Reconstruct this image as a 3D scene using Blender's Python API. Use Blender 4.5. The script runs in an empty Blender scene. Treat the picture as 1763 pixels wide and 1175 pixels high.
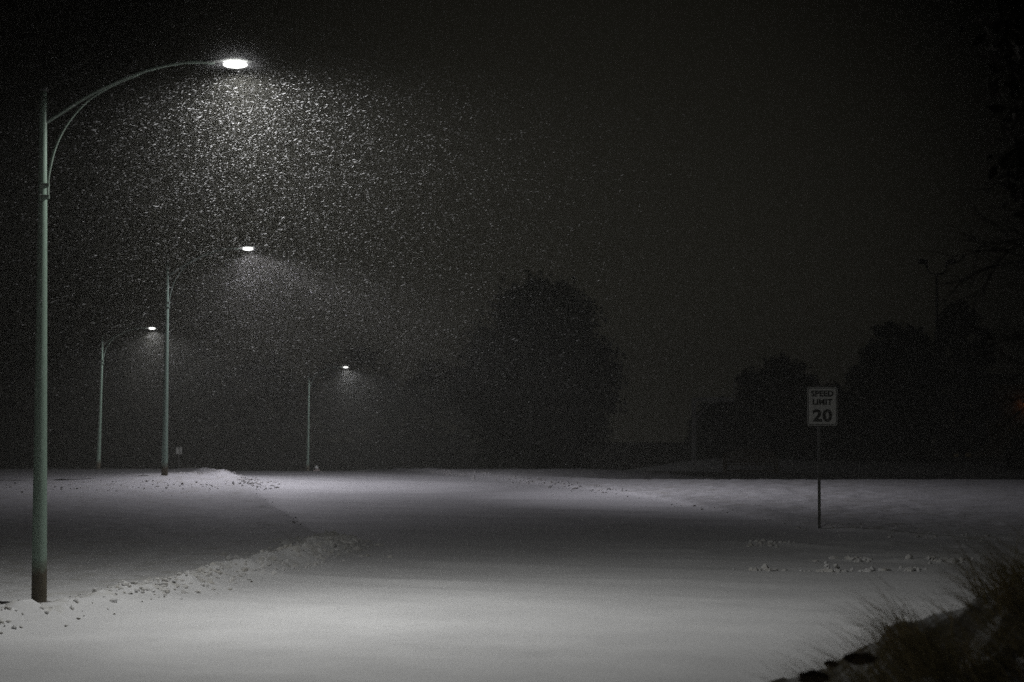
import bpy, bmesh, math, random
import numpy as np
from mathutils import Vector, Matrix

random.seed(11)
RNG = np.random.default_rng(11)
S = bpy.context.scene
COL = S.collection
R = math.radians

# ------------------------------------------------------------------ camera
F = 3470.0                      # focal length in photo pixels (1763 wide)
CAM_Z = 3.48                    # the lens above the foot of the nearest lamp
PITCH = math.atan(102.5 / F)
cd = bpy.data.cameras.new('camera')
cam = bpy.data.objects.new('camera', cd); COL.objects.link(cam)
cam.location = (0, 0, CAM_Z); cam.rotation_euler = (R(90) + PITCH, 0, 0)
cd.sensor_width = 36.0; cd.lens = F / 1763 * 36.0
cd.clip_start = 0.1; cd.clip_end = 3000
cd.dof.use_dof = True; cd.dof.focus_distance = 42.0; cd.dof.aperture_fstop = 2.0
S.camera = cam

# ------------------------------------------------------------------ night sky
W = bpy.data.worlds.new('World'); S.world = W; W.use_nodes = True
bg = W.node_tree.nodes['Background']
wt = W.node_tree                # low cloud lit by the town, which lies straight up the street
wc = wt.nodes.new('ShaderNodeTexCoord')
wd_ = wt.nodes.new('ShaderNodeVectorMath'); wd_.operation = 'DOT_PRODUCT'
wd_.inputs[1].default_value = Vector((0.022, 1, 0.055)).normalized()
wt.links.new(wc.outputs['Generated'], wd_.inputs[0])
wr = wt.nodes.new('ShaderNodeMapRange'); wr.interpolation_type = 'SMOOTHSTEP'
wr.inputs['From Min'].default_value = .968; wr.inputs['From Max'].default_value = 1.0
wr.inputs['To Min'].default_value = .0004; wr.inputs['To Max'].default_value = .0085
wt.links.new(wd_.outputs['Value'], wr.inputs['Value'])
bg.inputs['Color'].default_value = (1.0, 0.95, 0.72, 1)
wt.links.new(wr.outputs[0], bg.inputs['Strength'])
S.view_settings.view_transform = 'Standard'
S.view_settings.look = 'None'
S.view_settings.exposure = 0.0
S.view_settings.gamma = 1.0
S.render.engine = 'CYCLES'
S.cycles.max_bounces = 5
S.cycles.diffuse_bounces = 3
S.cycles.transmission_bounces = 3
S.cycles.volume_bounces = 1
S.cycles.use_denoising = False
S.cycles.sample_clamp_indirect = 0.3
S.cycles.sample_clamp_direct = 2.5
LAMP_POWER = 2450.0
HAZE_DENSITY = 0.0011
HAZE_G = 0.6

def at(px, py, Y):
    """the point at depth Y that shows at this photo pixel"""
    u, v = px - 881.5, 587.5 - py
    fy = F * math.cos(PITCH) - v * math.sin(PITCH)
    fz = F * math.sin(PITCH) + v * math.cos(PITCH)
    return Vector((u * Y / fy, Y, CAM_Z + fz * Y / fy))

# ------------------------------------------------------------------ helpers
class MB:
    def __init__(s): s.v = []; s.f = []
    def add(s, vs, fs):
        o = len(s.v); s.v += [tuple(p) for p in vs]; s.f += [tuple(i + o for i in q) for q in fs]
    def box(s, c, d, rot=None, taper=1.0):
        c = Vector(c); vs = []
        for z in (-1, 1):
            t = taper if z > 0 else 1.0
            for x, y in ((-1, -1), (1, -1), (1, 1), (-1, 1)):
                p = Vector((x * d[0] / 2 * t, y * d[1] / 2 * t, z * d[2] / 2))
                vs.append((rot @ p if rot else p) + c)
        s.add(vs, [(3, 2, 1, 0), (4, 5, 6, 7), (0, 1, 5, 4), (1, 2, 6, 5), (2, 3, 7, 6), (3, 0, 4, 7)])
    def tube(s, pts, rad, n=10, cap=True):
        pts = [Vector(p) for p in pts]
        if not hasattr(rad, '__len__'): rad = [rad] * len(pts)
        vs = []; ref = None
        for i, p in enumerate(pts):
            t = (pts[min(i + 1, len(pts) - 1)] - pts[max(i - 1, 0)])
            t = t.normalized() if t.length > 1e-9 else Vector((0, 0, 1))
            if ref is None: ref = Vector((0, 1, 0)) if abs(t.y) < .9 else Vector((1, 0, 0))
            a = (ref - t * ref.dot(t)).normalized(); b = t.cross(a); ref = a
            for k in range(n):
                w = 2 * math.pi * k / n
                vs.append(p + (a * math.cos(w) + b * math.sin(w)) * rad[i])
        fs = []
        for i in range(len(pts) - 1):
            for k in range(n):
                k2 = (k + 1) % n
                fs.append((i * n + k, i * n + k2, (i + 1) * n + k2, (i + 1) * n + k))
        if cap:
            fs.append(tuple(range(n - 1, -1, -1)))
            fs.append(tuple((len(pts) - 1) * n + k for k in range(n)))
        s.add(vs, fs)
    def lathe(s, prof, c=(0, 0, 0), n=16, sx=1, sy=1, rot=None):
        c = Vector(c); vs = []; fs = []
        for r, z in prof:
            for k in range(n):
                w = 2 * math.pi * k / n
                p = Vector((r * math.cos(w) * sx, r * math.sin(w) * sy, z))
                vs.append((rot @ p if rot else p) + c)
        for i in range(len(prof) - 1):
            for k in range(n):
                k2 = (k + 1) % n
                fs.append((i * n + k, i * n + k2, (i + 1) * n + k2, (i + 1) * n + k))
        fs.append(tuple(range(n - 1, -1, -1))); fs.append(tuple((len(prof) - 1) * n + k for k in range(n)))
        s.add(vs, fs)
    def build(s, name, mat, parent=None, smooth=False, bevel=0):
        me = bpy.data.meshes.new(name); me.from_pydata(s.v, [], s.f); me.update()
        if smooth:
            me.polygons.foreach_set('use_smooth', [True] * len(me.polygons))
        return link(name, me, mat, parent, bevel)

def link(name, me, mat, parent=None, bevel=0):
    o = bpy.data.objects.new(name, me); COL.objects.link(o)
    if mat: me.materials.append(mat)
    if parent: o.parent = parent
    if bevel:
        m = o.modifiers.new('bevel', 'BEVEL'); m.width = bevel; m.segments = 2; m.limit_method = 'ANGLE'
    return o

def mesh_np(name, V, Fc, mat, parent=None, smooth=False):
    """big mesh from numpy arrays, faces all of one size"""
    me = bpy.data.meshes.new(name); n = Fc.shape[1]
    me.vertices.add(len(V)); me.vertices.foreach_set('co', np.asarray(V, np.float32).ravel())
    me.loops.add(Fc.size); me.loops.foreach_set('vertex_index', np.asarray(Fc, np.int32).ravel())
    me.polygons.add(len(Fc)); me.polygons.foreach_set('loop_start', np.arange(0, Fc.size, n, dtype=np.int32))
    me.polygons.foreach_set('use_smooth', np.full(len(Fc), smooth))
    me.update(calc_edges=True); me.validate()
    return link(name, me, mat, parent)

def tag(o, label=None, cat=None, group=None, kind=None):
    for k, v in (('label', label), ('category', cat), ('group', group), ('kind', kind)):
        if v: o[k] = v
    return o

def empty(name, loc, label, cat, group=None, rz=0):
    o = bpy.data.objects.new(name, None); COL.objects.link(o); o.location = loc
    o.rotation_euler = (0, 0, rz); o.empty_display_size = .3
    return tag(o, label, cat, group)

def copy_tree(o, parent=None):
    c = o.copy(); COL.objects.link(c)
    if parent: c.parent = parent
    for ch in list(o.children): copy_tree(ch, c)
    return c

def vnoise(x, y, seed=0):
    """smooth 2-D value noise, 0..1"""
    x = np.asarray(x, float); y = np.asarray(y, float)
    g = np.random.default_rng(seed).random((256, 256))
    xi = np.floor(x).astype(int); yi = np.floor(y).astype(int)
    fx = x - xi; fy = y - yi
    fx = fx * fx * (3 - 2 * fx); fy = fy * fy * (3 - 2 * fy)
    a = g[xi % 256, yi % 256]; b = g[(xi + 1) % 256, yi % 256]
    c = g[xi % 256, (yi + 1) % 256]; d = g[(xi + 1) % 256, (yi + 1) % 256]
    return (a * (1 - fx) + b * fx) * (1 - fy) + (c * (1 - fx) + d * fx) * fy

def sstep(a, b, x):
    t = np.clip((np.asarray(x, float) - a) / (b - a), 0, 1)
    return t * t * (3 - 2 * t)

# ------------------------------------------------------------------ materials
def material(name, col, rough=.7, var=.0, scale=5.0, col2=None, bump=0, bscale=20, metal=0, detail=4, lo=.35, hi=.65):
    m = bpy.data.materials.new(name); m.use_nodes = True
    nt = m.node_tree; b = nt.nodes['Principled BSDF']
    b.inputs['Roughness'].default_value = rough; b.inputs['Metallic'].default_value = metal
    b.inputs['Base Color'].default_value = (*col, 1)
    tc = nt.nodes.new('ShaderNodeTexCoord')
    if col2 or var:
        if not col2: col2 = tuple(c * (1 - var) for c in col)
        nz = nt.nodes.new('ShaderNodeTexNoise'); nz.inputs['Scale'].default_value = scale; nz.inputs['Detail'].default_value = detail
        nt.links.new(tc.outputs['Object'], nz.inputs['Vector'])
        rp = nt.nodes.new('ShaderNodeValToRGB')
        rp.color_ramp.elements[0].position = lo; rp.color_ramp.elements[0].color = (*col2, 1)
        rp.color_ramp.elements[1].position = hi; rp.color_ramp.elements[1].color = (*col, 1)
        nt.links.new(nz.outputs['Fac'], rp.inputs['Fac']); nt.links.new(rp.outputs['Color'], b.inputs['Base Color'])
    if bump:
        nb = nt.nodes.new('ShaderNodeTexNoise'); nb.inputs['Scale'].default_value = bscale; nb.inputs['Detail'].default_value = 6
        nt.links.new(tc.outputs['Object'], nb.inputs['Vector'])
        bp = nt.nodes.new('ShaderNodeBump'); bp.inputs['Strength'].default_value = bump; bp.inputs['Distance'].default_value = .03
        nt.links.new(nb.outputs['Fac'], bp.inputs['Height']); nt.links.new(bp.outputs['Normal'], b.inputs['Normal'])
    return m

def emitter(name, col, strength):
    m = bpy.data.materials.new(name); m.use_nodes = True; nt = m.node_tree
    nt.nodes.remove(nt.nodes['Principled BSDF'])
    e = nt.nodes.new('ShaderNodeEmission'); e.inputs['Color'].default_value = (*col, 1); e.inputs['Strength'].default_value = strength
    nt.links.new(e.outputs[0], nt.nodes['Material Output'].inputs['Surface'])
    return m

M_SNOW = material('fresh_snow', (.82, .82, .83), .75, col2=(.74, .74, .75), scale=.6, bump=.25, bscale=9)
M_VERGE = material('verge_snow', (.80, .80, .81), .8, col2=(.62, .61, .58), scale=2.2, bump=.5, bscale=7, lo=.3, hi=.5)
M_CHUNK = material('packed_snow', (.84, .84, .85), .8, col2=(.66, .64, .6), scale=4, bump=.4, bscale=25)
M_DIRT_SHADE = material('dirt_and_shade', (.16, .14, .11), .9, var=.5, scale=30, bump=.5)  # colour of dirt, and of shade painted by dark clods
M_GREEN = material('pale_green_paint', (.20, .26, .22), .45, col2=(.16, .20, .17), scale=6, bump=.08, bscale=60)
M_STEEL = material('galvanised_steel', (.42, .44, .43), .4, var=.25, scale=12, metal=.5)
M_HOUSING = material('lamp_housing', (.30, .31, .30), .5, var=.2, scale=8)
M_DARK = material('dark_metal', (.06, .06, .06), .5, var=.3, scale=10)
M_SIGN = material('sign_white', (.72, .72, .69), .5, var=.08, scale=7)
M_POST = material('weathered_post', (.13, .13, .125), .6, var=.3, scale=14)
M_WHITE = material('white_paint', (.80, .80, .78), .5, var=.06, scale=5)
M_BLACK = material('sign_black', (.012, .012, .012), .6, var=.2, scale=9)
M_WOOD = material('weathered_wood', (.36, .29, .18), .8, col2=(.22, .17, .10), scale=7, bump=.3)
M_BARK = material('bark', (.055, .045, .036), .95, col2=(.03, .025, .02), scale=9, bump=.6, bscale=14)
M_LEAF = material('evergreen_leaf', (.035, .055, .028), .75, col2=(.016, .026, .014), scale=1.2)
M_LEAF2 = material('shrub_leaf', (.045, .05, .026), .8, col2=(.02, .024, .013), scale=1.4)
M_GRASS = material('dry_grass', (.42, .34, .18), .8, col2=(.17, .15, .075), scale=3)
def make_translucent(m, amount):
    nt = m.node_tree; b = nt.nodes['Principled BSDF']; t = nt.nodes.new('ShaderNodeBsdfTranslucent'); mx = nt.nodes.new('ShaderNodeMixShader')
    mx.inputs[0].default_value = amount; nt.links.new(b.inputs['Base Color'].links[0].from_socket, t.inputs['Color'])
    nt.links.new(b.outputs[0], mx.inputs[1]); nt.links.new(t.outputs[0], mx.inputs[2])
    nt.links.new(mx.outputs[0], nt.nodes['Material Output'].inputs['Surface'])
make_translucent(M_GRASS, .45)      # thin dry blades let light through
M_BANK = material('bank_soil', (.075, .062, .04), .95, col2=(.6, .6, .6), scale=2.6, bump=.8, bscale=8, lo=.47, hi=.55)
M_ROCK = material('brown_rock', (.30, .22, .17), .9, col2=(.14, .11, .09), scale=8, bump=.6)
M_BRICK = material('ochre_wall', (.36, .27, .12), .85, var=.3, scale=2)
M_ROOF = material('dark_roof', (.07, .065, .06), .9, var=.3, scale=3)
M_HYD = material('hydrant_paint', (.72, .60, .58), .5, var=.15, scale=12)
M_LENS = emitter('lamp_glass', (1.0, 1.0, .97), 70.0)
M_PIT = emitter('amber_glass', (1.0, .30, .04), .12)

def pole_paint():
    """pale green paint with rust and splashed dirt over the lowest metre"""
    m = bpy.data.materials.new('pole_paint'); m.use_nodes = True; nt = m.node_tree; b = nt.nodes['Principled BSDF']
    b.inputs['Roughness'].default_value = .45
    tc = nt.nodes.new('ShaderNodeTexCoord'); sp = nt.nodes.new('ShaderNodeSeparateXYZ'); nt.links.new(tc.outputs['Object'], sp.inputs[0])
    nz = nt.nodes.new('ShaderNodeTexNoise'); nz.inputs['Scale'].default_value = 5; nz.inputs['Detail'].default_value = 6
    nt.links.new(tc.outputs['Object'], nz.inputs['Vector'])
    mx = nt.nodes.new('ShaderNodeMath'); mx.operation = 'MULTIPLY_ADD'; mx.inputs[1].default_value = .55
    nt.links.new(nz.outputs['Fac'], mx.inputs[0]); nt.links.new(sp.outputs['Z'], mx.inputs[2])
    mr = nt.nodes.new('ShaderNodeMapRange'); mr.inputs['From Min'].default_value = .95; mr.inputs['From Max'].default_value = 1.18
    nt.links.new(mx.outputs[0], mr.inputs['Value'])
    # small rust runs higher up
    n2 = nt.nodes.new('ShaderNodeTexNoise'); n2.inputs['Scale'].default_value = 2.2; n2.inputs['Detail'].default_value = 8
    nt.links.new(tc.outputs['Object'], n2.inputs['Vector'])
    r2 = nt.nodes.new('ShaderNodeMapRange'); r2.inputs['From Min'].default_value = .70; r2.inputs['From Max'].default_value = .64
    nt.links.new(n2.outputs['Fac'], r2.inputs['Value'])
    mi = nt.nodes.new('ShaderNodeMath'); mi.operation = 'MINIMUM'
    nt.links.new(mr.outputs[0], mi.inputs[0]); nt.links.new(r2.outputs[0], mi.inputs[1])
    n3 = nt.nodes.new('ShaderNodeValToRGB'); n3.color_ramp.elements[0].color = (.05, .036, .022, 1); n3.color_ramp.elements[1].color = (.10, .085, .05, 1)
    nt.links.new(nz.outputs['Fac'], n3.inputs['Fac'])
    mix = nt.nodes.new('ShaderNodeMix'); mix.data_type = 'RGBA'
    nt.links.new(mi.outputs[0], mix.inputs['Factor']); nt.links.new(n3.outputs['Color'], mix.inputs['A'])
    mix.inputs['B'].default_value = (.24, .33, .27, 1)
    nt.links.new(mix.outputs['Result'], b.inputs['Base Color'])
    return m
M_POLE = pole_paint()

# ------------------------------------------------------------------ terrain
def smooth_profile(pts, width, n=2400, top=600.):
    ys = np.linspace(0, top, n); zs = np.interp(ys, [p[0] for p in pts], [p[1] for p in pts])
    k = max(1, int(width / (ys[1] - ys[0])))
    for _ in range(2):
        zs = np.convolve(np.pad(zs, k, mode='edge'), np.ones(2 * k + 1) / (2 * k + 1), mode='valid')
    return lambda y: np.interp(y, ys, zs) + CAM_Z
P_main = smooth_profile([(0, -3.55), (24, -3.5), (33, -3.48), (50, -3.40), (65, -3.32), (77, -3.24), (85, -3.18), (92, -3.25),
                         (100, -3.6), (125, -4.65), (171, -6.5), (230, -8.6), (300, -10), (600, -12)], 3)
P_right = smooth_profile([(0, -3.55), (24, -3.5), (33, -3.48), (50, -3.40), (65, -3.36), (72, -3.32), (80, -3.27), (81, -3.32),
                          (88, -3.95), (95, -4.2), (100, -4.25), (112, -3.97), (125, -3.74), (131, -3.8), (150, -5.2), (230, -8.4), (300, -10), (600, -12)], .6)

ROAD = np.array([(-16, 2), (-9.9, 20), (-7.6, 30), (-6.2, 34.3), (-5.2, 38), (-4.2, 41.5), (-3.55, 44), (-3.35, 46.0), (-3.7, 48.2), (-5, 51),
                 (-7.3, 62), (-9.8, 75), (-13.5, 90), (-22, 118), (-36, 165), (-60, 235), (-46, 238), (-25, 167), (-12, 119), (-5.2, 94),
                 (-3.2, 87), (.6, 78), (4.2, 68.5), (6.0, 60), (7.4, 54), (8.6, 51), (10.5, 48.8), (14, 46.5), (30, 40), (70, 30), (70, 17),
                 (20, 21), (9, 20), (5, 15), (3, 8), (2, 2)], float)

def road_dist(x, y):
    """signed distance to the kerb line: below zero on the road"""
    x = np.asarray(x, float); y = np.asarray(y, float)
    d = np.full(x.shape, 1e9); ins = np.zeros(x.shape, bool)
    n = len(ROAD)
    for i in range(n):
        ax, ay = ROAD[i]; bx, by = ROAD[(i + 1) % n]
        ex, ey = bx - ax, by - ay
        t = np.clip(((x - ax) * ex + (y - ay) * ey) / (ex * ex + ey * ey), 0, 1)
        d = np.minimum(d, np.hypot(x - ax - t * ex, y - ay - t * ey))
        c = (ay > y) != (by > y)
        ins ^= c & (x < ex * (y - ay) / (ey if abs(ey) > 1e-9 else 1e-9) + ax)
    return np.where(ins, -d, d)

def ground_z(x, y, fine=True):
    x = np.asarray(x, float); y = np.asarray(y, float)
    far = sstep(84, 98, y)
    w = sstep(0, 8 + 3 * far, x + 1 - 5 * far) * sstep(66, 78, y)
    z = P_main(y) * (1 - w) + P_right(y) * w
    d = road_dist(x, y)
    out = sstep(-.12, .35, d)
    z = z + .11 * out
    if fine:
        wob = (vnoise(x * 1.1, y * 1.1, 3) - .5) * .5
        dd = d + wob
        # ploughed ridge along the kerbs: tall by the near left verge, lower elsewhere
        amp = .05 + .17 * sstep(-2, -4.5, x) * sstep(26, 30, y) * sstep(50, 46, y) + .04 * sstep(74, 80, y) * (x > -8) + .03 * (x < -5) * (y > 60) + .12 * (x < -7) * sstep(70, 76, y) * sstep(92, 86, y)
        ch = .35 + .9 * vnoise(x * 4.3, y * 4.3, 5) * vnoise(x * 1.6, y * 1.6, 6) + .35 * vnoise(x * 9, y * 9, 8)
        z = z + amp * np.exp(-((dd - .45) / .55) ** 2) * ch
        # rough, trodden verge and soft drifts over the street
        ver = sstep(.2, 1.2, d)
        z = z + ver * (.05 * vnoise(x * 1.9, y * 1.9, 9) + .03 * vnoise(x * 5.1, y * 5.1, 10))
        road = 1 - out
        u = x * .94 - y * .34; v = x * .34 + y * .94
        z = z + road * (.07 * vnoise(u * .2, v * 1.25, 12) + .03 * vnoise(u * .7, v * 2.4, 14))
        for ax_, ay_, bx_, by_, am, wd in ((3.6, 41.0, 9.2, 40.6, .07, .16), (5.6, 43.0, 13.5, 41.2, .08, .2), (6.5, 44.6, 15, 42.6, .08, .22), (4.6, 47.8, 8.2, 45.4, .07, .2), (2.2, 45.6, 5.2, 45.0, .05, .2), (7.2, 48.2, 14, 44.6, .09, .25)):
            ex, ey = bx_ - ax_, by_ - ay_
            t = np.clip(((x - ax_) * ex + (y - ay_) * ey) / (ex * ex + ey * ey), 0, 1)
            off = np.hypot(x - ax_ - t * ex, y - ay_ - t * ey)
            z = z + am * np.exp(-(off / wd) ** 2) * sstep(.38, .62, vnoise(x * 1.3 + am * 90, y * .8, 15)) * (.5 + vnoise(x * 7, y * 7, 16)) * np.sin(np.pi * np.clip(t, .06, .94)) ** .5
        # mound around the second lamp
        z = z + .24 * np.exp(-(((x + 12.6) / 3.5) ** 2 + ((y - 78) / 5.0) ** 2))
    return z

def gz(x, y): return float(ground_z(np.array([x]), np.array([y]))[0])

def spacing(parts):
    out = [parts[0][0]]
    for a, b, s in parts:
        n = max(1, int(round((b - a) / s))); out += list(np.linspace(a, b, n + 1)[1:])
    return np.array(out)
gx = spacing([(-420, -80, 12), (-80, -30, 2), (-30, -15, .4), (-15, 13, .13), (13, 30, .4), (30, 80, 2), (80, 420, 12)])
gy = spacing([(-60, 2, 3), (2, 22, .5), (22, 54, .13), (54, 96, .26), (96, 140, 1), (140, 250, 3), (250, 560, 12)])
X, Y = np.meshgrid(gx, gy, indexing='ij')
Z = ground_z(X, Y)
nx, ny = X.shape
idx = np.arange(nx * ny).reshape(nx, ny)
quads = np.stack([idx[:-1, :-1], idx[1:, :-1], idx[1:, 1:], idx[:-1, 1:]], -1).reshape(-1, 4)
cx = (X[:-1, :-1] + X[1:, 1:]).ravel() / 2; cy = (Y[:-1, :-1] + Y[1:, 1:]).ravel() / 2
isroad = road_dist(cx, cy) < .05
V = np.stack([X.ravel(), Y.ravel(), Z.ravel()], -1)
def sub_mesh(name, q, mat):
    used = np.unique(q); re = np.zeros(len(V), int); re[used] = np.arange(len(used))
    return mesh_np(name, V[used], re[q], mat, smooth=True)
tag(sub_mesh('ground', quads[~isroad], M_VERGE), 'snow covered verges and lawns around the road', kind='structure')
tag(sub_mesh('road', quads[isroad], M_SNOW), 'snow covered street running up over a low crest', kind='structure')

# the bank by the camera, lower right
def bank_z(x, y):
    side = CAM_Z - 2.34 + .56 * (x - 1.86)
    side = np.minimum(side, CAM_Z - .85 + .03 * x)
    far = CAM_Z - .95 - .42 * (y - 13.2)
    z = np.minimum(side, np.maximum(far, CAM_Z - 4))
    z = z + .26 * (vnoise(x * 1.7, y * 1.7, 21) - .5) + .12 * (vnoise(x * 6, y * 6, 22) - .5)
    return z
bx = np.arange(-1.5, 12, .09); by = np.arange(5, 21, .09)
BX, BY = np.meshgrid(bx, by, indexing='ij'); BZ = bank_z(BX, BY)
i2 = np.arange(BX.size).reshape(BX.shape)
bq = np.stack([i2[:-1, :-1], i2[1:, :-1], i2[1:, 1:], i2[:-1, 1:]], -1).reshape(-1, 4)
zc = (BZ[:-1, :-1] + BZ[1:, 1:]).ravel() / 2
bq = bq[zc > CAM_Z - 3.75]
used = np.unique(bq); re_ = np.zeros(BX.size, int); re_[used] = np.arange(len(used))
tag(mesh_np('bank', np.stack([BX.ravel(), BY.ravel(), BZ.ravel()], -1)[used], re_[bq], M_BANK, smooth=True),
    'dark earth bank with patches of snow beside the camera', kind='structure')

# ------------------------------------------------------------------ street lamps
LH = Vector((3.10, 0, 9.07))            # middle of the lamp glass above the pole's foot
def lamp_light(name, col, power, throw=1.0, cut_hi=86, cut_lo=66, ahead=.10, far=0):
    L = bpy.data.lights.new(name, 'POINT'); L.energy = power; L.color = col; L.shadow_soft_size = .07
    L.use_nodes = True; nt = L.node_tree; em = nt.nodes['Emission']
    tc = nt.nodes.new('ShaderNodeTexCoord')
    ax = Vector((math.sin(R(5)), 0, -math.cos(R(5))))
    dt = nt.nodes.new('ShaderNodeVectorMath'); dt.operation = 'DOT_PRODUCT'; dt.inputs[1].default_value = ax
    nt.links.new(tc.outputs['Normal'], dt.inputs[0])
    cut = nt.nodes.new('ShaderNodeMapRange'); cut.interpolation_type = 'SMOOTHSTEP'
    cut.inputs['From Min'].default_value = math.cos(R(cut_hi)); cut.inputs['From Max'].default_value = math.cos(R(cut_lo))
    cut.inputs['To Min'].default_value = .004; cut.inputs['To Max'].default_value = 1
    nt.links.new(dt.outputs['Value'], cut.inputs['Value'])
    mx = nt.nodes.new('ShaderNodeMath'); mx.operation = 'MAXIMUM'; mx.inputs[1].default_value = .25
    nt.links.new(dt.outputs['Value'], mx.inputs[0])
    pw = nt.nodes.new('ShaderNodeMath'); pw.operation = 'POWER'; pw.inputs[1].default_value = .15
    nt.links.new(mx.outputs[0], pw.inputs[0])
    sp = nt.nodes.new('ShaderNodeSeparateXYZ'); nt.links.new(tc.outputs['Normal'], sp.inputs[0])
    sd = nt.nodes.new('ShaderNodeMapRange'); sd.interpolation_type = 'SMOOTHSTEP'
    sd.inputs['From Min'].default_value = -.9; sd.inputs['From Max'].default_value = .3
    sd.inputs['To Min'].default_value = .28; sd.inputs['To Max'].default_value = 1
    nt.links.new(sp.outputs['X'], sd.inputs['Value'])
    m1 = nt.nodes.new('ShaderNodeMath'); m1.operation = 'MULTIPLY'; nt.links.new(cut.outputs[0], m1.inputs[0]); nt.links.new(pw.outputs[0], m1.inputs[1])
    m2 = nt.nodes.new('ShaderNodeMath'); m2.operation = 'MULTIPLY'; nt.links.new(m1.outputs[0], m2.inputs[0]); nt.links.new(sd.outputs[0], m2.inputs[1])
    # extra far throw, added to brighten the right lawn and the haze
    fz = nt.nodes.new('ShaderNodeMapRange'); fz.interpolation_type = 'SMOOTHSTEP'
    fz.inputs['From Min'].default_value = -.64; fz.inputs['From Max'].default_value = -.38
    nt.links.new(sp.outputs['Z'], fz.inputs['Value'])
    fx = nt.nodes.new('ShaderNodeMapRange'); fx.interpolation_type = 'SMOOTHSTEP'
    fx.inputs['From Min'].default_value = .52; fx.inputs['From Max'].default_value = .84
    nt.links.new(sp.outputs['X'], fx.inputs['Value'])
    fm = nt.nodes.new('ShaderNodeMath'); fm.operation = 'MULTIPLY'; nt.links.new(fz.outputs[0], fm.inputs[0]); nt.links.new(fx.outputs[0], fm.inputs[1])
    fb = nt.nodes.new('ShaderNodeMapRange'); fb.interpolation_type = 'SMOOTHSTEP'      # thrown back along the street more than on
    fb.inputs['From Min'].default_value = .38; fb.inputs['From Max'].default_value = -.45
    fb.inputs['To Min'].default_value = far
    nt.links.new(sp.outputs['Y'], fb.inputs['Value'])
    fn = nt.nodes.new('ShaderNodeMath'); fn.operation = 'MULTIPLY'; nt.links.new(fm.outputs[0], fn.inputs[0]); nt.links.new(fb.outputs[0], fn.inputs[1])
    fw = nt.nodes.new('ShaderNodeMath'); fw.operation = 'MULTIPLY_ADD'; fw.inputs[1].default_value = throw - 1; fw.inputs[2].default_value = 1
    nt.links.new(fn.outputs[0], fw.inputs[0])
    m3 = nt.nodes.new('ShaderNodeMath'); m3.operation = 'MULTIPLY'; nt.links.new(m2.outputs[0], m3.inputs[0]); nt.links.new(fw.outputs[0], m3.inputs[1])
    # and less of it away up the street
    fy = nt.nodes.new('ShaderNodeMapRange'); fy.inputs['From Min'].default_value = -.35; fy.inputs['From Max'].default_value = 1
    fy.inputs['To Min'].default_value = 1; fy.inputs['To Max'].default_value = ahead
    nt.links.new(sp.outputs['Y'], fy.inputs['Value'])
    m4 = nt.nodes.new('ShaderNodeMath'); m4.operation = 'MULTIPLY'; nt.links.new(m3.outputs[0], m4.inputs[0]); nt.links.new(fy.outputs[0], m4.inputs[1])
    nt.links.new(m4.outputs[0], em.inputs['Strength'])
    return L

def lp(px, py): return ((px - 80) / 105, 0, (1055 - py) / 105)
def curve(pts, n=28):
    """Catmull-Rom through the points"""
    pts = [Vector(p) for p in pts]; pts = [pts[0] * 2 - pts[1]] + pts + [pts[-1] * 2 - pts[-2]]
    out = []; segs = len(pts) - 3
    for i in range(segs):
        a, b, c, d = pts[i:i + 4]
        for k in range(max(2, n // segs)):
            t = k / max(2, n // segs)
            out.append(.5 * ((2 * b) + (c - a) * t + (2 * a - 5 * b + 4 * c - d) * t * t + (3 * b - a - 3 * c + d) * t ** 3))
    out.append(pts[-2]); return out

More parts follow.
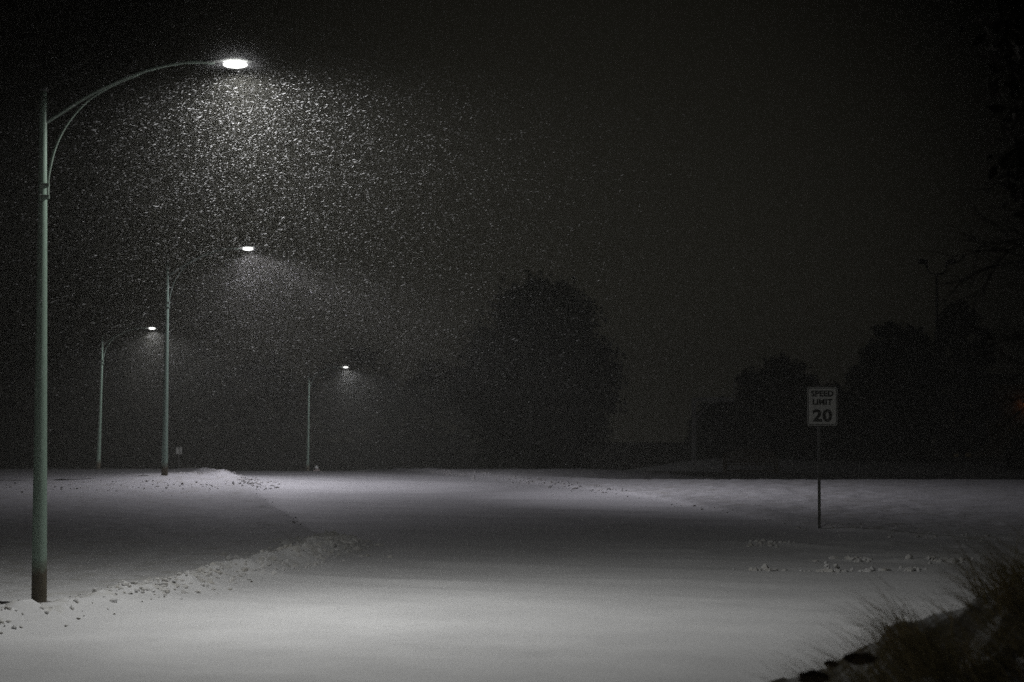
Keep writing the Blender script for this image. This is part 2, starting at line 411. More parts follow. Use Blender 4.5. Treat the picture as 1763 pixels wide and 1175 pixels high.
def make_lamp():
    root = empty('street_lamp', (0, 0, 0), 'nearest lit street lamp, tall pale green pole with a rusty foot', 'street lamp', 'lit street lamps along the road')
    m = MB(); m.tube([(0, 0, z) for z in np.linspace(-.5, 8.57, 30)], list(np.interp(np.linspace(-.5, 8.57, 30), [-.5, 0, 8.57], [.135, .128, .062])), 24)
    m.build('pole', M_POLE, root, True)
    m = MB(); m.lathe([(.066, 0), (.085, .01), (.088, .05), (.07, .09), (.02, .11)], (0, 0, 8.56), 18); m.build('pole_cap', M_DARK, root, True)
    m = MB(); up = curve([lp(80, 212), lp(110, 192), lp(150, 165), lp(200, 138), lp(260, 113), lp(320, 99), lp(372, 98)])
    m.tube(up, list(np.linspace(.042, .03, len(up))), 12); m.build('arm', M_GREEN, root, True)
    m = MB(); lo = curve([lp(88, 322), lp(92, 290), lp(103, 247), lp(125, 205), lp(158, 168), lp(200, 141), lp(243, 122)])
    m.tube(lo, .022, 10); m.build('brace', M_GREEN, root, True)
    m = MB(); m.tube([lp(88, 342), lp(88, 316)], .034, 12); m.box((0.03, 0, (1055 - 318) / 105), (.16, .16, .05)); m.box((0.03, 0, (1055 - 338) / 105), (.16, .16, .05))
    m.build('clamp', M_GREEN, root, False, .006)
    # cobra head: a long shallow hood tapering to the arm
    m = MB(); prof = []
    for x, hy, hz, zc in ((2.62, .045, .04, 9.125), (2.75, .055, .05, 9.135), (2.88, .10, .06, 9.155), (3.02, .145, .072, 9.168), (3.15, .155, .075, 9.17), (3.28, .14, .065, 9.165), (3.38, .09, .045, 9.155), (3.42, .04, .025, 9.15)):
        prof.append((x, hy, hz, zc))
    n = 18; vs = []
    for x, hy, hz, zc in prof:
        for k in range(n):
            w = 2 * math.pi * k / n; s_ = math.sin(w)
            vs.append((x, .70 * hy * math.cos(w), zc + hz * (s_ if s_ > 0 else s_ * .45)))
    fs = [(i * n + k, i * n + (k + 1) % n, (i + 1) * n + (k + 1) % n, (i + 1) * n + k) for i in range(len(prof) - 1) for k in range(n)]
    fs += [tuple(range(n - 1, -1, -1)), tuple((len(prof) - 1) * n + k for k in range(n))]
    m.add(vs, fs); head = m.build('lamp_head', M_HOUSING, root, True)
    m = MB(); m.lathe([(.06, .045), (.13, .037), (.185, .018), (.212, -.012), (.205, -.034), (.165, -.058), (.095, -.072), (.02, -.076)], (3.12, 0, 9.11), 22, .98, .74); m.build('lens', M_LENS, head, True)
    L = lamp_light('lamp_light', (1, 1, .97), LAMP_POWER)
    lo_ = bpy.data.objects.new('lamp_light', L); COL.objects.link(lo_); lo_.parent = root; lo_.location = (3.12, 0, 8.90)
    return root

lamp = make_lamp()
LAMPS = []
spec = [(70, 33.0, .1, None, (1, 1, .97), 1.0),
        (284, 77.4, .55, 'second lit street lamp, its foot in a snowy mound left of the road crest', (1, .97, 1.07), .95),
        (170, 125.0, 1.6, 'far lit street lamp standing left of the mound lamp, its foot behind the crest', (.99, .99, 1.02), 1.0),
        (530, 171.0, .5, 'farthest lit street lamp, beside the pale fire hydrant beyond the crest', (.97, .98, 1.04), 1.3)]
for i, (px, Yd, lean, label, col, pw) in enumerate(spec):
    o = lamp if i == 0 else copy_tree(lamp)
    x = (px - 881.5) * Yd / F
    z = gz(x, Yd) if i else 0.0
    if i == 1: z = CAM_Z - 3.25
    if i == 2: z = CAM_Z - 4.55
    if i == 3: z = CAM_Z - 6.25
    o.location = (x, Yd, z); o.rotation_euler = (0, R(lean), R((9, -4, -6, 5)[i]))
    if label: o['label'] = label
    if i:
        l = [c for c in o.children if c.type == 'LIGHT'][0]; l.data = lamp_light('lamp_light', col, LAMP_POWER * pw, (5.4, 1.4, 2.0)[i - 1], *((84, 60, .3, .24) if i == 1 else (84, 66)))
    M4 = Matrix.Translation(o.location) @ o.rotation_euler.to_matrix().to_4x4()
    LAMPS.append(M4 @ LH)

# ------------------------------------------------------------------ signs
def text_mesh(body, size, bold):
    c = bpy.data.curves.new('t', 'FONT'); c.body = body; c.size = size; c.align_x = 'CENTER'; c.offset = bold; c.extrude = .002; c.space_character = 1.06
    o = bpy.data.objects.new('t', c); COL.objects.link(o); bpy.context.view_layer.update()
    me = bpy.data.meshes.new_from_object(o.evaluated_get(bpy.context.evaluated_depsgraph_get()))
    bpy.data.objects.remove(o); return me

def rounded_plate(m, w, h, r, t, y0=0.0):
    pts = []
    for cx_, cz_, a0 in ((w / 2 - r, h / 2 - r, 0), (-w / 2 + r, h / 2 - r, 90), (-w / 2 + r, -h / 2 + r, 180), (w / 2 - r, -h / 2 + r, 270)):
        for k in range(5):
            a = R(a0 + 22.5 * k); pts.append((cx_ + r * math.cos(a), cz_ + r * math.sin(a)))
    n = len(pts)
    m.add([(x, y0, z) for x, z in pts] + [(x, y0 + t, z) for x, z in pts],
          [tuple(range(n)), tuple(range(2 * n - 1, n - 1, -1))] + [(i, i + n, (i + 1) % n + n, (i + 1) % n) for i in range(n)])

def ring_plate(m, w, h, r, bw, t, y0):
    o_, i_ = [], []
    for dst, ww, hh, rr in ((o_, w, h, r), (i_, w - 2 * bw, h - 2 * bw, r - bw)):
        for cx_, cz_, a0 in ((ww / 2 - rr, hh / 2 - rr, 0), (-ww / 2 + rr, hh / 2 - rr, 90), (-ww / 2 + rr, -hh / 2 + rr, 180), (ww / 2 - rr, -hh / 2 + rr, 270)):
            for k in range(5):
                a = R(a0 + 22.5 * k); dst.append((cx_ + rr * math.cos(a), cz_ + rr * math.sin(a)))
    n = len(o_)
    m.add([(x, y0, z) for x, z in o_ + i_] + [(x, y0 + t, z) for x, z in o_ + i_],
          [(i, (i + 1) % n, n + (i + 1) % n, n + i) for i in range(n)] + [(i, 2 * n + i, 2 * n + (i + 1) % n, (i + 1) % n) for i in range(n)]
          + [(n + i, n + (i + 1) % n, 3 * n + (i + 1) % n, 3 * n + i) for i in range(n)])

YS = 52.5
bs = at(1411, 915, YS); bs.z = gz(bs.x, YS)
sgn = empty('speed_limit_sign', bs, 'white speed limit twenty sign on a thin dark post at the right kerb', 'road sign', rz=R(-4))
top = at(1415.5, 667, YS); low = at(1415.5, 733, YS)
hz, dz, dx = top.z - low.z, (top.z + low.z) / 2 - bs.z, top.x - bs.x
m = MB(); m.box((.0, .045, dz / 2 + .1), (.075, .05, dz + .9)); post = m.build('post', M_POST, sgn, False, .008)
m = MB(); wS = 51 / F * YS; rounded_plate(m, wS, hz, .05, .006, 0); pan = m.build('sign_panel', M_SIGN, sgn); pan.location = (dx, 0, dz)
m = MB(); ring_plate(m, wS - .03, hz - .03, .045, .018, .003, -.004); m.build('border', M_BLACK, pan)
for body, size, zoff, bold in (('SPEED', .205, .262, .009), ('LIMIT', .205, .045, .009), ('20', .43, -.385, .016)):
    t_ = link('lettering', text_mesh(body, size, bold), M_BLACK, pan); t_.rotation_euler = (R(90), 0, 0); t_.location = (0, -.003, zoff)
    if body == '20': t_.scale = (1.12, 1, 1)
for zz in (hz / 2 - .06, -hz / 2 + .06):
    m = MB(); m.lathe([(.014, 0), (.014, .005), (.006, .008)], (0, -.001, zz), 10, rot=Matrix.Rotation(R(90), 3, 'X')); m.build('bolt', M_STEEL, pan)

YE = 100.0
be = at(913, 813, YE); be.z = gz(be.x, YE)
es = empty('road_sign', be, 'slim sign seen edge on in front of the big dark tree', 'road sign')
h1 = at(913, 697, YE).z - be.z
m = MB(); m.box((0, 0, h1 / 2), (.05, .05, h1)); m.build('post', M_DARK, es, False, .006)
m = MB(); rounded_plate(m, .55, .62, .04, .012); p_ = m.build('sign_panel', M_SIGN, es); p_.rotation_euler = (0, 0, R(80)); p_.location = (.02, 0, h1 - .33)

YW = 122.0
bw = at(308, 815, YW); bw.z = CAM_Z - 4.5
ws = empty('marker_sign', bw, 'small pale sign low behind the crest, just right of the mound lamp', 'road sign')
hw = at(308, 770, YW).z - bw.z
m = MB(); m.box((0, .03, hw / 2), (.05, .04, hw)); m.build('post', M_DARK, ws)
m = MB(); rounded_plate(m, .36, .46, .05, .01); p_ = m.build('sign_panel', M_SIGN, ws); p_.rotation_euler = (R(-25), 0, R(10)); p_.location = (0, 0, hw - .22)

# ------------------------------------------------------------------ hydrant, rail, shadow gap
YH = 177.0
bh = at(545, 815.5, YH)
hy = empty('fire_hydrant', bh, 'pale fire hydrant with a snowy cap just right of the farthest lamp', 'fire hydrant')
m = MB(); m.lathe([(.16, -.35), (.16, .0), (.12, .02), (.12, .38), (.15, .40), (.15, .43)], n=18); m.build('body', M_HYD, hy, True)
m = MB(); m.lathe([(.17, .43), (.16, .5), (.12, .58), (.05, .64), (.03, .69)], n=18); m.build('cap', M_CHUNK, hy, True)
for sx in (-1, 1):
    m = MB(); m.tube([(sx * .1, 0, .22), (sx * .2, 0, .22), (sx * .2, 0, .22), (sx * .25, 0, .21)], [.07, .075, .095, .09], 14); m.build('outlet', M_HYD, hy, True)

YG = 178.0
a, b_ = at(624, 814.5, YG), at(668, 812.5, YG)
gr = empty('guard_rail', (a.x, YG, CAM_Z - 6.85), 'short snow topped rail showing just above the road crest', 'rail')
m = MB(); dxr = b_.x - a.x; hr = (a.z + b_.z) / 2 - (CAM_Z - 6.85)
m.box((dxr / 2, 0, hr), (dxr, .12, .10)); m.build('rail', M_CHUNK, gr, False, .02)
for k in (0.1, .9):
    m = MB(); m.box((dxr * k, 0, hr / 2 - .1), (.1, .1, hr)); m.build('post', M_DARK, gr)

kb = at(22, 1057, 33.0); kz = gz(kb.x, 33.0)
m = MB(); m.box((0, 0, 0), (1.15, .14, .08)); ks = m.build('shadow_gap_strip', M_DARK, None, False, .01); ks.location = (kb.x - .25, 32.85, kz + .035); ks.rotation_euler = (0, R(2), R(-4))  # added dark strip in place of the shadow gap under the snow crust
tag(ks, 'dark strip for the shadow gap under the snow left of the nearest lamp foot', 'shadow strip')

# ------------------------------------------------------------------ things on the far lawn
YB = 108.0
bb = at(1292, 818, YB)
bench = empty('park_bench', (bb.x, YB, gz(bb.x, YB) ), 'long wooden bench with an arched slatted back on the dim lawn', 'bench', rz=R(3))
L2 = 46 / F * YB
m = MB()
for k in range(5): m.box((0, -.30 + k * .13, .48), (2 * L2 - .15, .10, .045))
m.build('seat', M_WOOD, bench, False, .008)
m = MB(); n = 26
arch = [(-L2 + .07 + (2 * L2 - .14) * k / n, .34, 1.0 + .26 * abs(math.sin(math.pi * k / n)) ** .8) for k in range(n + 1)]
m.tube(arch, .05, 8); m.box((0, .34, .62), (2 * L2 - .14, .05, .08))
for k in range(1, n): m.box((arch[k][0], .34, (arch[k][2] + .62) / 2), (.06, .025, arch[k][2] - .62))
m.build('backrest', M_WOOD, bench)
for sx in (-1, 1):
    for sy in (-.33, .34):
        m = MB(); m.box((sx * (L2 - .06), sy, .5 if sy > 0 else .34), (.11, .11, 1.0 if sy > 0 else .72)); m.build('leg', M_WOOD, bench, False, .01)
    m = MB(); m.box((sx * (L2 - .06), 0, .72), (.12, .72, .05)); m.build('armrest', M_WOOD, bench, False, .01)
m = MB(); m.box((0, 0, .15), (2 * L2 - .2, .07, .07)); m.build('stretcher', M_WOOD, bench)

YP = 114.0
bp_ = at(1195, 800, YP); bz = gz(bp_.x, YP)
hoop = empty('basketball_hoop', (bp_.x, YP, bz), 'pale basketball hoop with a long arm over the lawn left of the bench', 'basketball hoop', rz=R(-6))
ht = at(1195, 686, YP).z - bz; arm = 68 / F * YP
m = MB(); m.box((0, 0, ht / 2), (.26, .24, ht)); m.build('post', M_WHITE, hoop, False, .01)
m = MB(); m.box((arm / 2, 0, ht - .07), (arm, .2, .24)); m.build('arm', M_WHITE, hoop, False, .01)
m = MB(); m.tube([(.02, 0, ht - 1.35), (.45, 0, ht - .75), (arm * .5, 0, ht - .14)], .06, 8); m.build('brace', M_WHITE, hoop)
m = MB(); m.box((arm + .03, 0, ht + .42), (.05, 1.8, 1.2)); bo = m.build('backboard', M_SIGN, hoop, False, .01); bo.location = (0, 0, 0)
bo.rotation_euler = (0, 0, 0)
m = MB(); m.tube([(arm + .29 + .23 * math.cos(2 * math.pi * k / 20), .23 * math.sin(2 * math.pi * k / 20), ht + .0) for k in range(21)], .012, 6, False); m.build('rim', M_DARK, hoop)

YT = 118.0
bt = at(1615, 806, YT); bz = gz(bt.x, YT)
tl = empty('floodlight_pole', (bt.x, YT, bz), 'unlit twin headed floodlight on a thin dark pole at the right', 'floodlight')
ht = at(1615, 472, YT).z - bz; s_ = YT / F
m = MB(); m.tube([(0, 0, -.3), (0, 0, ht)], [.11, .07], 12); m.build('pole', M_DARK, tl, True)
m = MB(); m.tube(curve([(-17 * s_, 0, ht + 14 * s_), (-14 * s_, 0, ht + 4 * s_), (-7 * s_, 0, ht), (7 * s_, 0, ht), (14 * s_, 0, ht + 4 * s_), (17 * s_, 0, ht + 14 * s_)]), .045, 8); m.build('cross_arm', M_DARK, tl, True)
for sx in (-1, 1):
    m = MB(); m.box((sx * 24 * s_, 0, ht + 21 * s_), (17 * s_, .5, 8 * s_), Matrix.Rotation(R(-8 * sx), 3, 'Y'), .8); m.box((sx * 17.5 * s_, 0, ht + 16 * s_), (.14, .14, .3)); m.build('lamp_head', M_DARK, tl, False, .03)

YQ = 150.0
q0 = at(1672, 745, YQ); q1 = at(1672, 662, YQ)
bdg = empty('building', (q0.x, YQ, P_right(YQ)), 'low ochre building half hidden behind the far right trees', 'building')
hb = q1.z - P_right(YQ)
m = MB(); m.box((6, 3, hb / 2 - .4), (12, 6, hb + .8)); m.build('wall', M_BRICK, bdg)
m = MB(); m.box((6, 3, hb + .1), (12.8, 6.8, .2)); m.box((6, 3, hb + .5), (12, 5, .6), None, .7); m.build('roof', M_ROOF, bdg)
for wx in (1.4, 6.5):
    m = MB(); m.box((wx, -.02, hb - 2.0), (1.2, .06, 1.1)); w_ = m.build('window', M_BLACK, bdg)
    m = MB()
    for ox, oz, sx, sz in ((0, .58, 1.36, .08), (0, -.58, 1.36, .08), (-.64, 0, .08, 1.08), (.64, 0, .08, 1.08), (0, 0, .04, 1.08)): m.box((wx + ox, -.05, hb - 2.0 + oz), (sx, .08, sz))
    m.build('frame', M_ROOF, w_)
lx = (1764 - 881.5) * YQ / F - q0.x; lz = at(1764, 698, YQ).z - P_right(YQ)
m = MB(); m.box((lx, -.08, lz + .2), (.3, .16, .10)); m.box((lx, -.04, lz), (.16, .06, .3)); lam = m.build('wall_lamp', M_DARK, bdg)
m = MB(); m.lathe([(.05, -.14), (.11, -.10), (.12, .1), (.08, .14)], (lx, -.15, lz), 12); m.build('lamp_glass', M_PIT, lam, True)
PL = bpy.data.lights.new('wall_lamp_light', 'POINT'); PL.energy = .6; PL.color = (1, .33, .06); PL.shadow_soft_size = .1
po = bpy.data.objects.new('wall_lamp_light', PL); COL.objects.link(po); po.parent = bdg; po.location = (lx, -.45, lz)

# ------------------------------------------------------------------ trees and shrubs
def leaf_cloud(n_clump, per, env, size, rng, spread):
    """leaf-sized quads in clumps through a crown; env(rng) gives a clump centre"""
    C = np.array([env(rng) for _ in range(n_clump)])
    N = n_clump * per
    c = np.repeat(C, per, 0) + rng.normal(0, spread, (N, 3)) * np.array([1, 1, .75])
    a = rng.normal(size=(N, 3)); a /= np.linalg.norm(a, axis=1, keepdims=True)
    b = rng.normal(size=(N, 3)); b -= a * (a * b).sum(1, keepdims=True); b /= np.linalg.norm(b, axis=1, keepdims=True)
    s = size * rng.uniform(.5, 1.3, (N, 1))
    V_ = np.stack([c - a * s, c + b * s * .45, c + a * s, c - b * s * .45], 1).reshape(-1, 3)
    return V_, np.arange(4 * N).reshape(N, 4)

def limbs(m, base, h, r, n, rng, spread):
    trunk = [Vector((base.x + .12 * math.sin(k * .9), base.y, base.z - .4 + (h + .4) * k / 8)) for k in range(9)]
    m.tube(trunk, list(np.linspace(r, r * .2, 9)), 10)
    for k in range(n):
        t = rng.uniform(.22, .9); p = trunk[0].lerp(trunk[8], t); a = rng.uniform(0, 2 * math.pi); l = spread * (1.05 - t) * rng.uniform(.7, 1.1)
        d = Vector((math.cos(a), math.sin(a), rng.uniform(.1, .5)))
        m.tube([p, p + d * l * .4, p + d * l * .75 + Vector((0, 0, .08 * l)), p + d * l + Vector((0, 0, .05 * l))], [r * .4 * (1.1 - t), r * .25 * (1.1 - t), r * .13 * (1.1 - t), .01], 6)

def crown_env(h0, h1, w, shape):
    def f(rng):
        while True:
            t = rng.random(); a = rng.uniform(0, 2 * math.pi)
            r = w * shape(t) * rng.random() ** .42
            if rng.random() < max(.08, shape(t)): return (r * math.cos(a), r * math.sin(a), h0 + (h1 - h0) * t)
    return f

SH_OVAL = lambda t: (math.sin(math.pi * min(1, .12 + t * .86)) ** .6)
SH_PEAR = lambda t: (.55 + .45 * t / .3 if t < .3 else (1 - ((t - .3) / .7) ** 2.0 * .6)) * (1 if t < .95 else .72)
SH_BUSH = lambda t: math.sqrt(max(0, 1 - t * t)) * .92 + .08

def tree(name, label, cat, px, py, Yd, wpx, toppx, shape, clumps, per, leaf, seed, mat=None, group=None, h0=.06, zfix=None, trunk_r=.22):
    rng = np.random.default_rng(seed)
    b = at(px, py, Yd); z = zfix if zfix is not None else gz(b.x, Yd); h = at(px, toppx, Yd).z - z; w = wpx / 2 / F * Yd
    root = empty(name, (b.x, Yd, z), label, cat, group)
    m = MB(); limbs(m, Vector((0, 0, 0)), h * .92, trunk_r, 16, rng, w); m.build('trunk' if cat == 'tree' else 'stem', M_BARK, root)
    V_, F_ = leaf_cloud(clumps, per, crown_env(h * h0, h * .985, w * .95, shape), leaf, rng, w * .085)
    mesh_np('crown' if cat == 'tree' else 'foliage', V_, F_, mat or M_LEAF, root)
    return root

tree('evergreen_tree', 'big dark round evergreen tree standing alone right of the road crest', 'tree', 926, 816, 110, 292, 484, SH_PEAR, 360, 80, .18, 1, h0=.05, trunk_r=.35)
tree('evergreen_tree', 'dark bushy tree between the bench and the speed limit sign', 'tree', 1340, 800, 124, 175, 620, SH_OVAL, 230, 60, .20, 2, M_LEAF2, 'trees behind the lawn')
G2 = 'trees behind the lawn'
tree('evergreen_tree', 'dark tree right behind the post of the speed limit sign', 'tree', 1440, 800, 132, 130, 668, SH_OVAL, 130, 60, .22, 3, M_LEAF, G2)
tree('evergreen_tree', 'broad dark tree between the speed limit sign and the floodlight pole', 'tree', 1545, 800, 130, 170, 560, SH_OVAL, 220, 60, .22, 4, M_LEAF, G2)
tree('evergreen_tree', 'dark tree right of the floodlight pole in front of the building', 'tree', 1655, 800, 128, 120, 520, SH_OVAL, 180, 60, .22, 5, M_LEAF2, G2)
tree('evergreen_tree', 'dark low tree right behind the basketball hoop', 'tree', 1238, 800, 136, 110, 688, SH_OVAL, 110, 60, .22, 7, M_LEAF, G2)
G3 = 'far trees beyond the road crest'
far = [(30, 215, 200, 560, 'far dim tree at the left edge behind the nearest pole'), (165, 205, 170, 592, 'far dim tree behind the pole left of the mound lamp'), (330, 220, 190, 585, 'far dim tree right behind the mound lamp'),
       (455, 210, 160, 612, 'far dim tree left of the farthest lamp pole'), (610, 225, 190, 600, 'far dim tree under the farthest lamp head'), (745, 205, 160, 625, 'far dim tree just left of the big evergreen')]
for i, (px, Yd, wp, tp, lab) in enumerate(far):
    tree('tree', lab, 'tree', px, 815, Yd, wp, tp, SH_OVAL, 130, 45, .34, 20 + i, M_LEAF2 if i % 2 else M_LEAF, G3)
def shrub(px, py, Yd, wpx, toppx, seed, label, mat=M_LEAF2):
    return tree('shrub', label, 'shrub', px, py, Yd, wpx, toppx, SH_BUSH, 60, 45, .10, seed, mat, 'shrubs at the back of the lawn', .02, None, .05)
shrub(1536, 803, 124, 34, 778, 40, 'low dark shrub on the lawn left of the floodlight pole')
shrub(1577, 804, 123, 40, 780, 41, 'low wide shrub close beside the floodlight pole foot')
shrub(1752, 812, 112, 46, 756, 42, 'dark upright shrub at the right edge of the lawn')
shrub(1462, 800, 126, 44, 772, 43, 'low dark shrub just right of the sign post')
shrub(990, 822, 108, 60, 788, 44, 'low shrub under the right side of the big evergreen')

# the near tree at the right edge: thick crown out of the frame, bare twigs reaching in
def near_tree():
    rng = np.random.default_rng(77); Yd = 17.0
    bx_ = at(1960, 900, Yd).x
    root = empty('tree', (bx_, Yd - 1, 1.1), 'near black tree with hanging bare twigs at the top right edge', 'tree')
    h = 7.2
    m = MB(); limbs(m, Vector((0, 0, 0)), h, .26, 10, rng, 1.3); m.build('trunk', M_BARK, root)
    def env(r):
        while True:
            p = r.uniform(-1, 1, 3)
            if (p ** 2).sum() < 1: return (p[0] * 1.3 - .1, p[1] * 1.3, 5.35 + p[2] * 2.0)
    V_, F_ = leaf_cloud(260, 60, env, .07, rng, .13); mesh_np('crown', V_, F_, M_BARK, root)
    m = MB()
    def twig(p, d, l, r, depth):
        pts = [p]; q = p.copy(); dd = d.copy()
        for k in range(5):
            dd = (dd + Vector(rng.normal(0, .16, 3)) + Vector((0, 0, -.05))).normalized(); q = q + dd * l / 5; pts.append(q.copy())
            if depth and k > 0:
                for _ in range(2):
                    twig(q.copy(), (dd + Vector(rng.normal(0, .6, 3))).normalized(), l * rng.uniform(.3, .55), r * .5, depth - 1)
        m.tube(pts, list(np.linspace(r, r * .3, 6)), 5)
    for z0, z1, ln in ((3.9, -.15, 1.25), (3.5, -.1, 1.35), (3.1, -.2, 1.2), (2.75, -.15, 1.2), (4.3, -.05, 1.2), (2.3, -.05, 1.0)):
        twig(Vector((-.05, rng.uniform(-.4, .4), z0)), Vector((-1, rng.uniform(-.3, .3), z1)).normalized(), ln, .018, 2)
    m.build('branches', M_BARK, root)
near_tree()

# ------------------------------------------------------------------ grass, rocks, clods
def blades(n, place, length, width, lean, rng, mat, name, kind_label):
    P_ = np.array([place(rng) for _ in range(n)])
    l = length * rng.uniform(.45, 1.25, n); a = rng.normal(lean[0], .55, n); tilt = np.abs(rng.normal(lean[1], .28, n))
    d = np.stack([np.cos(a) * np.sin(tilt), np.sin(a) * np.sin(tilt), np.cos(tilt)], -1)
    sdir = np.stack([-np.sin(a), np.cos(a), np.zeros(n)], -1)
    sdir = sdir * .5 + np.array([1, 0, 0]) * .5
    w = width * rng.uniform(.6, 1.3, (n, 1)); Vs = []
    droop = np.array([0, 0, -1.0])
    for k, f in enumerate((0, .4, .75, 1.0)):
        c = P_ + d * (l * f)[:, None] + np.stack([np.cos(a), np.sin(a), -np.ones(n) * .6], -1) * (l * .38 * f * f)[:, None]
        ww = w * (1 - f * .9)
        Vs += [c - sdir * ww, c + sdir * ww]
    V_ = np.stack(Vs, 1).reshape(-1, 3); base = np.arange(n)[:, None] * 8
    F_ = np.concatenate([base + np.array([0, 1, 3, 2]), base + np.array([2, 3, 5, 4]), base + np.array([4, 5, 7, 6])], 0)
    return tag(mesh_np(name, V_, F_, mat), kind_label, 'grass', kind='stuff')

tr_ = np.random.default_rng(5)
TUFT = [(tr_.uniform(2.15, 5.4), tr_.uniform(11.4, 14.6), tr_.normal(0, .22), tr_.uniform(.6, 1.25)) for _ in range(120)]
def bank_place(r):
    k = r.integers(len(TUFT)); tx, ty = TUFT[k][:2]
    x, y = tx + r.normal(0, .085), ty + r.normal(0, .11)
    return (x, y, float(bank_z(np.array(x), np.array(y))) - .03)
blades(6500, bank_place, .58, .0062, (math.pi * .95, .62), np.random.default_rng(6), M_GRASS, 'dry_grass', 'long dry grass leaning over the dark bank at lower right')
def verge_place(r):
    while True:
        x, y = r.normal(-12.5, 4.2), r.uniform(60, 75)
        y = 76 - abs(r.normal(0, 5))
        if road_dist(np.array([x]), np.array([y]))[0] > .2: return (x, y, gz(x, y) - .02)
blades(700, verge_place, .12, .012, (2, .5), np.random.default_rng(8), M_GRASS, 'grass_tufts', 'dark grass tips poking from the snow below the mound lamp')

def lump(rng, r, sub=1):
    bm = bmesh.new(); bmesh.ops.create_icosphere(bm, subdivisions=sub, radius=1)
    k = rng.uniform(.6, 1.2, 3)
    for v in bm.verts:
        v.co = Vector([v.co[i] * k[i] for i in range(3)]) * (r * rng.uniform(.72, 1.25))
    vs = [v.co.copy() for v in bm.verts]; fs = [tuple(v.index for v in f.verts) for f in bm.faces]; bm.free(); return vs, fs

rocks = [(1400, 1168, 13.0, .06, 'brown rock at the lowest left end of the dark bank'), (1480, 1134, 13.1, .075, 'largest brown rock, at the bank edge below the grass'), (1432, 1143, 13.2, .03, 'small brown rock between the two larger bank rocks')]
rr = np.random.default_rng(9)
for px, py, Yd, s_, lab in rocks:
    m = MB(); vs, fs = lump(rr, s_, 2); m.add([Vector((v.x * 1.4, v.y, v.z * .8)) for v in vs], fs)
    o = m.build('rock', M_ROCK, None, True); o.location = at(px, py, Yd); tag(o, lab, 'rock', 'rocks on the bank edge')

def scatter(name, label, spots, mat, cat, seed, zf=gz):
    rng = np.random.default_rng(seed); m = MB()
    for x, y, r, up in spots:
        vs, fs = lump(rng, r); z = zf(x, y) + up
        m.add([Vector((v.x * 1.1, v.y * 1.1, v.z * .9 - .15 * r)) + Vector((x, y, z)) for v in vs], fs)
    return tag(m.build(name, mat), label, cat, kind='stuff')

cr = np.random.default_rng(31); spots = []
near = np.array([(-8.3, 27.5), (-7.6, 30), (-6.2, 34.3), (-5.2, 38), (-4.2, 41.5), (-3.7, 44), (-3.5, 46.2), (-3.9, 48.2)])
def along(path, n, off, sd, r0, r1, rng, loose=0):
    seg = np.linalg.norm(np.diff(path, axis=0), axis=1); cum = np.concatenate([[0], np.cumsum(seg)])
    hubs = rng.random(max(1, loose)) * cum[-1]
    for _ in range(n):
        s = rng.random() * cum[-1]
        if loose and rng.random() < .85: s = float(np.clip(hubs[int(len(hubs) * rng.random() ** 1.7)] + rng.normal(0, .16), 0, cum[-1] * .999))
        k = min(len(seg) - 1, np.searchsorted(cum, s, side='right') - 1); t = (s - cum[k]) / seg[k]
        p = path[k] * (1 - t) + path[k + 1] * t; d = (path[k + 1] - path[k]) / seg[k]
        o = rng.normal(off, sd); spots.append((p[0] - d[1] * o, p[1] + d[0] * o, rng.uniform(r0, r1) * rng.uniform(.4, 1), .01))
along(near[:4], 200, .4, .36, .02, .07, cr)
along(near[2:], 520, .4, .34, .025, .09, cr)
along(near[4:], 420, .75, .5, .035, .125, cr)
along(np.array([(7.8, 53), (10.5, 48.8), (14, 46.5)]), 60, 0, .5, .03, .08, cr)
along(np.array([(4.4, 40.8), (6.3, 40.2), (8.6, 40.6)]), 75, 0, .13, .03, .12, cr, 4)
along(np.array([(6.2, 42.8), (8.5, 42.6), (12, 41.5)]), 120, 0, .22, .04, .14, cr, 5)
along(np.array([(5.2, 47.5), (7.4, 46)]), 40, 0, .4, .03, .12, cr, 3)
along(np.array([(-3.2, 87), (.6, 78), (3.5, 70)]), 190, .1, .35, .03, .09, cr)
along(np.array([(-13.5, 79), (-10.6, 79), (-9.8, 75), (-9.4, 72)]), 150, .2, .45, .03, .10, cr)
for k in range(5): spots.append((6.30 + .03 * cr.normal(), 40.4 + .05 * cr.normal(), .045, .03 + .035 * k))
for k in range(4): spots.append((6.48 + .04 * cr.normal(), 40.4 + .05 * cr.normal(), .05, .03 + .03 * k))
scatter('snow_chunks', 'broken lumps of ploughed snow along the kerbs', spots, M_CHUNK, 'snow lumps', 33)
spots = [(x, 12.6 + .5 * cr.normal(), cr.uniform(.015, .05), .01) for x in 1.75 + np.abs(cr.normal(0, .45, 170))]
scatter('snow_lumps', 'small lumps of snow between the rocks on the near bank edge', spots, M_CHUNK, 'snow lumps', 35, lambda x, y: float(bank_z(np.array(x), np.array(y))))
spots = []
along(near[:4], 26, .1, .28, .015, .035, cr)  # dark clods put in for the shadow holes of the near ridge
along(np.array([(-20, 72), (-13, 74), (-9.6, 73.5)]), 150, -1.5, 1.7, .02, .055, cr)
along(np.array([(-9.6, 74), (-7.3, 62), (-5.4, 52)]), 30, .05, .1, .015, .035, cr)
along(np.array([(3.4, 70), (6, 60), (7.4, 54)]), 24, .0, .12, .02, .045, cr)  # dark clod line for the shade along the right kerb
scatter('dirt_shade_clods', 'dark clods in the snow along the kerbs, dirt and painted shadow', spots, M_DIRT_SHADE, 'dirt clods', 34)

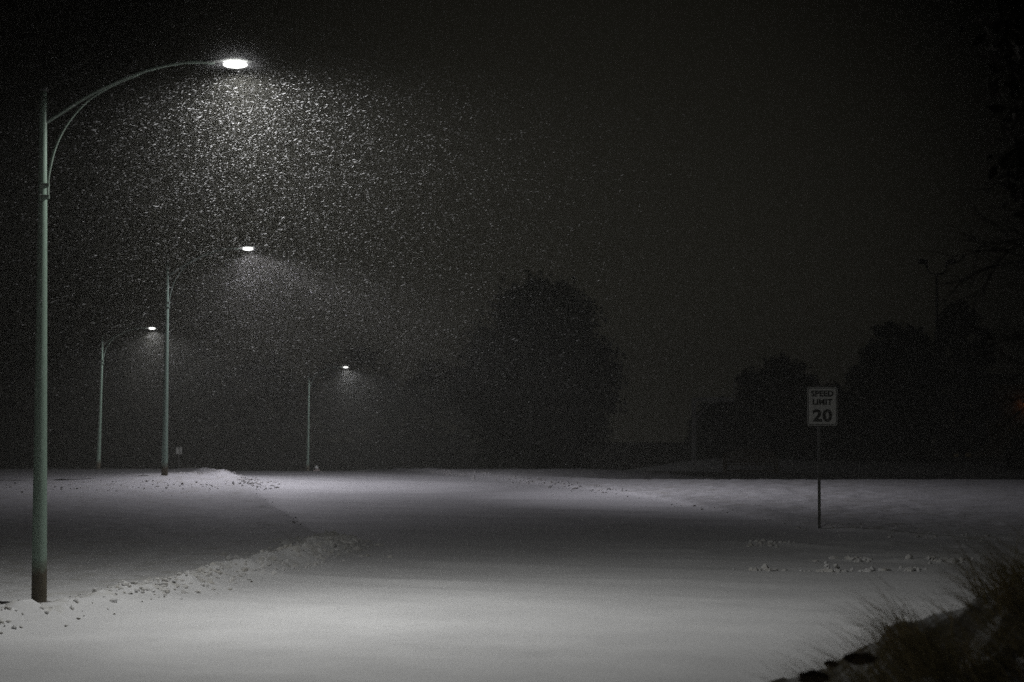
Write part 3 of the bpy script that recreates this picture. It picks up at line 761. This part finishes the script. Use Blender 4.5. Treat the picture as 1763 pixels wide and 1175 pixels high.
# ------------------------------------------------------------------ falling snow
def flake_material():
    m = bpy.data.materials.new('snowflake'); m.use_nodes = True; nt = m.node_tree; nt.nodes.remove(nt.nodes['Principled BSDF'])
    d = nt.nodes.new('ShaderNodeBsdfDiffuse'); d.inputs['Color'].default_value = (.72, .72, .75, 1)
    t = nt.nodes.new('ShaderNodeBsdfTranslucent'); t.inputs['Color'].default_value = (.72, .72, .75, 1)
    mx = nt.nodes.new('ShaderNodeMixShader'); mx.inputs[0].default_value = .5
    nt.links.new(d.outputs[0], mx.inputs[1]); nt.links.new(t.outputs[0], mx.inputs[2])
    tr = nt.nodes.new('ShaderNodeBsdfTransparent'); m2 = nt.nodes.new('ShaderNodeMixShader'); m2.inputs[0].default_value = .66   # lacy
    nt.links.new(mx.outputs[0], m2.inputs[1]); nt.links.new(tr.outputs[0], m2.inputs[2])
    nt.links.new(m2.outputs[0], nt.nodes['Material Output'].inputs['Surface']); return m
fr = np.random.default_rng(50); pts = []; tiny = []
for (i, n, rmax) in ((0, 260000, 13.0), (1, 60000, 14.0), (2, 20000, 11.0), (3, 20000, 11.0)):
    c = np.array(LAMPS[i])
    d = fr.normal(size=(n, 3)); d /= np.linalg.norm(d, axis=1, keepdims=True)
    r = rmax * fr.random(n) ** .52
    p = c + d * r[:, None]
    keep = (fr.random(n) < np.clip(r / (1.1 if i == 0 else .4), .12, 1)) & ((d[:, 2] < .02) | (fr.random(n) < .05)) & ((fr.random(n) < np.clip(1 + (d[:, 0] * r + 1.4) * .28, .05, 1)))
    pts.append(p[keep])
for i, n in ((0, 190000), (1, 30000), (2, 9000), (3, 9000)):          # tiny flakes added as a glow round each lamp head
    d = fr.normal(size=(n, 3)); d /= np.linalg.norm(d, axis=1, keepdims=True); d[:, 2] = np.abs(d[:, 2] + .25) - .25
    tiny.append(np.array(LAMPS[i]) + np.array([0, 0, .03]) + d * (.15 + np.abs(fr.normal(0, .31, (n, 1)))) * np.array([1, 1, .8]))
n = 9000
yy = 24 + 110 * fr.random(n) ** .52
pts.append(np.stack([fr.uniform(-.31, .31, n) * yy, yy, CAM_Z + fr.uniform(-.12, .24, n) * yy], -1))
Pf = np.concatenate(pts)
Pf = Pf[fr.random(len(Pf)) < np.clip(1.1 - (Pf[:, 0] + 2.0) / 8, .06, 1)]     # the fall thins out to the right
Pf = Pf[(np.abs(Pf[:, 0]) < .33 * Pf[:, 1]) & (Pf[:, 1] > 19) & (Pf[:, 2] < 14.5)]
Pf = Pf[Pf[:, 2] > ground_z(Pf[:, 0], Pf[:, 1], False) + .25]
Pf = Pf[(Pf[:, 2] > 3.6) | (fr.random(len(Pf)) < .35)]
Pt = np.concatenate(tiny); Pf = np.concatenate([Pf, Pt]); n = len(Pf)
ax = np.array([.92, .1, .20]) + fr.normal(0, .26, (n, 3)); ax /= np.linalg.norm(ax, axis=1, keepdims=True)
b1 = fr.normal(size=(n, 3)); b1 -= ax * (ax * b1).sum(1, keepdims=True); b1 /= np.linalg.norm(b1, axis=1, keepdims=True)
b2 = np.cross(ax, b1)
sc = np.exp(fr.normal(-.1, .36, (n, 1)))
rl = np.min([np.linalg.norm(Pf - np.array(l), axis=1) for l in LAMPS], axis=0)[:, None]
sc *= np.clip(1.08 - rl / 17, .5, 1); sc[-len(Pt):] *= .155
lh = .0138 * sc * fr.uniform(.6, 1.35, (n, 1)); wd = .0036 * sc
ring = [Pf + wd * (b1 * math.cos(k * 2.0944) + b2 * math.sin(k * 2.0944)) for k in range(3)]
Vf = np.stack([Pf - ax * lh, Pf + ax * lh] + ring, 1).reshape(-1, 3)
tri = np.array([(0, 3, 2), (0, 4, 3), (0, 2, 4), (1, 2, 3), (1, 3, 4), (1, 4, 2)])
Ff = (np.arange(n)[:, None, None] * 5 + tri[None]).reshape(-1, 3)
tag(mesh_np('falling_snow', Vf, Ff, flake_material()), 'fine snowflakes falling and glinting in the lamp light, with tiny ones added as lamp glow', 'snowflakes', kind='stuff')

# ------------------------------------------------------------------ haze
m = MB(); m.box((0, 250, 2.5), (860, 640, 27.0))
hm = bpy.data.materials.new('haze'); hm.use_nodes = True; nt = hm.node_tree; nt.nodes.remove(nt.nodes['Principled BSDF'])
pv = nt.nodes.new('ShaderNodeVolumePrincipled'); pv.inputs['Color'].default_value = (.95, .94, .86, 1)
pv.inputs['Density'].default_value = HAZE_DENSITY; pv.inputs['Anisotropy'].default_value = HAZE_G
nt.links.new(pv.outputs[0], nt.nodes['Material Output'].inputs['Volume'])
hz_ = m.build('haze', hm); tag(hz_, 'thin snowy air over the whole scene', kind='stuff')
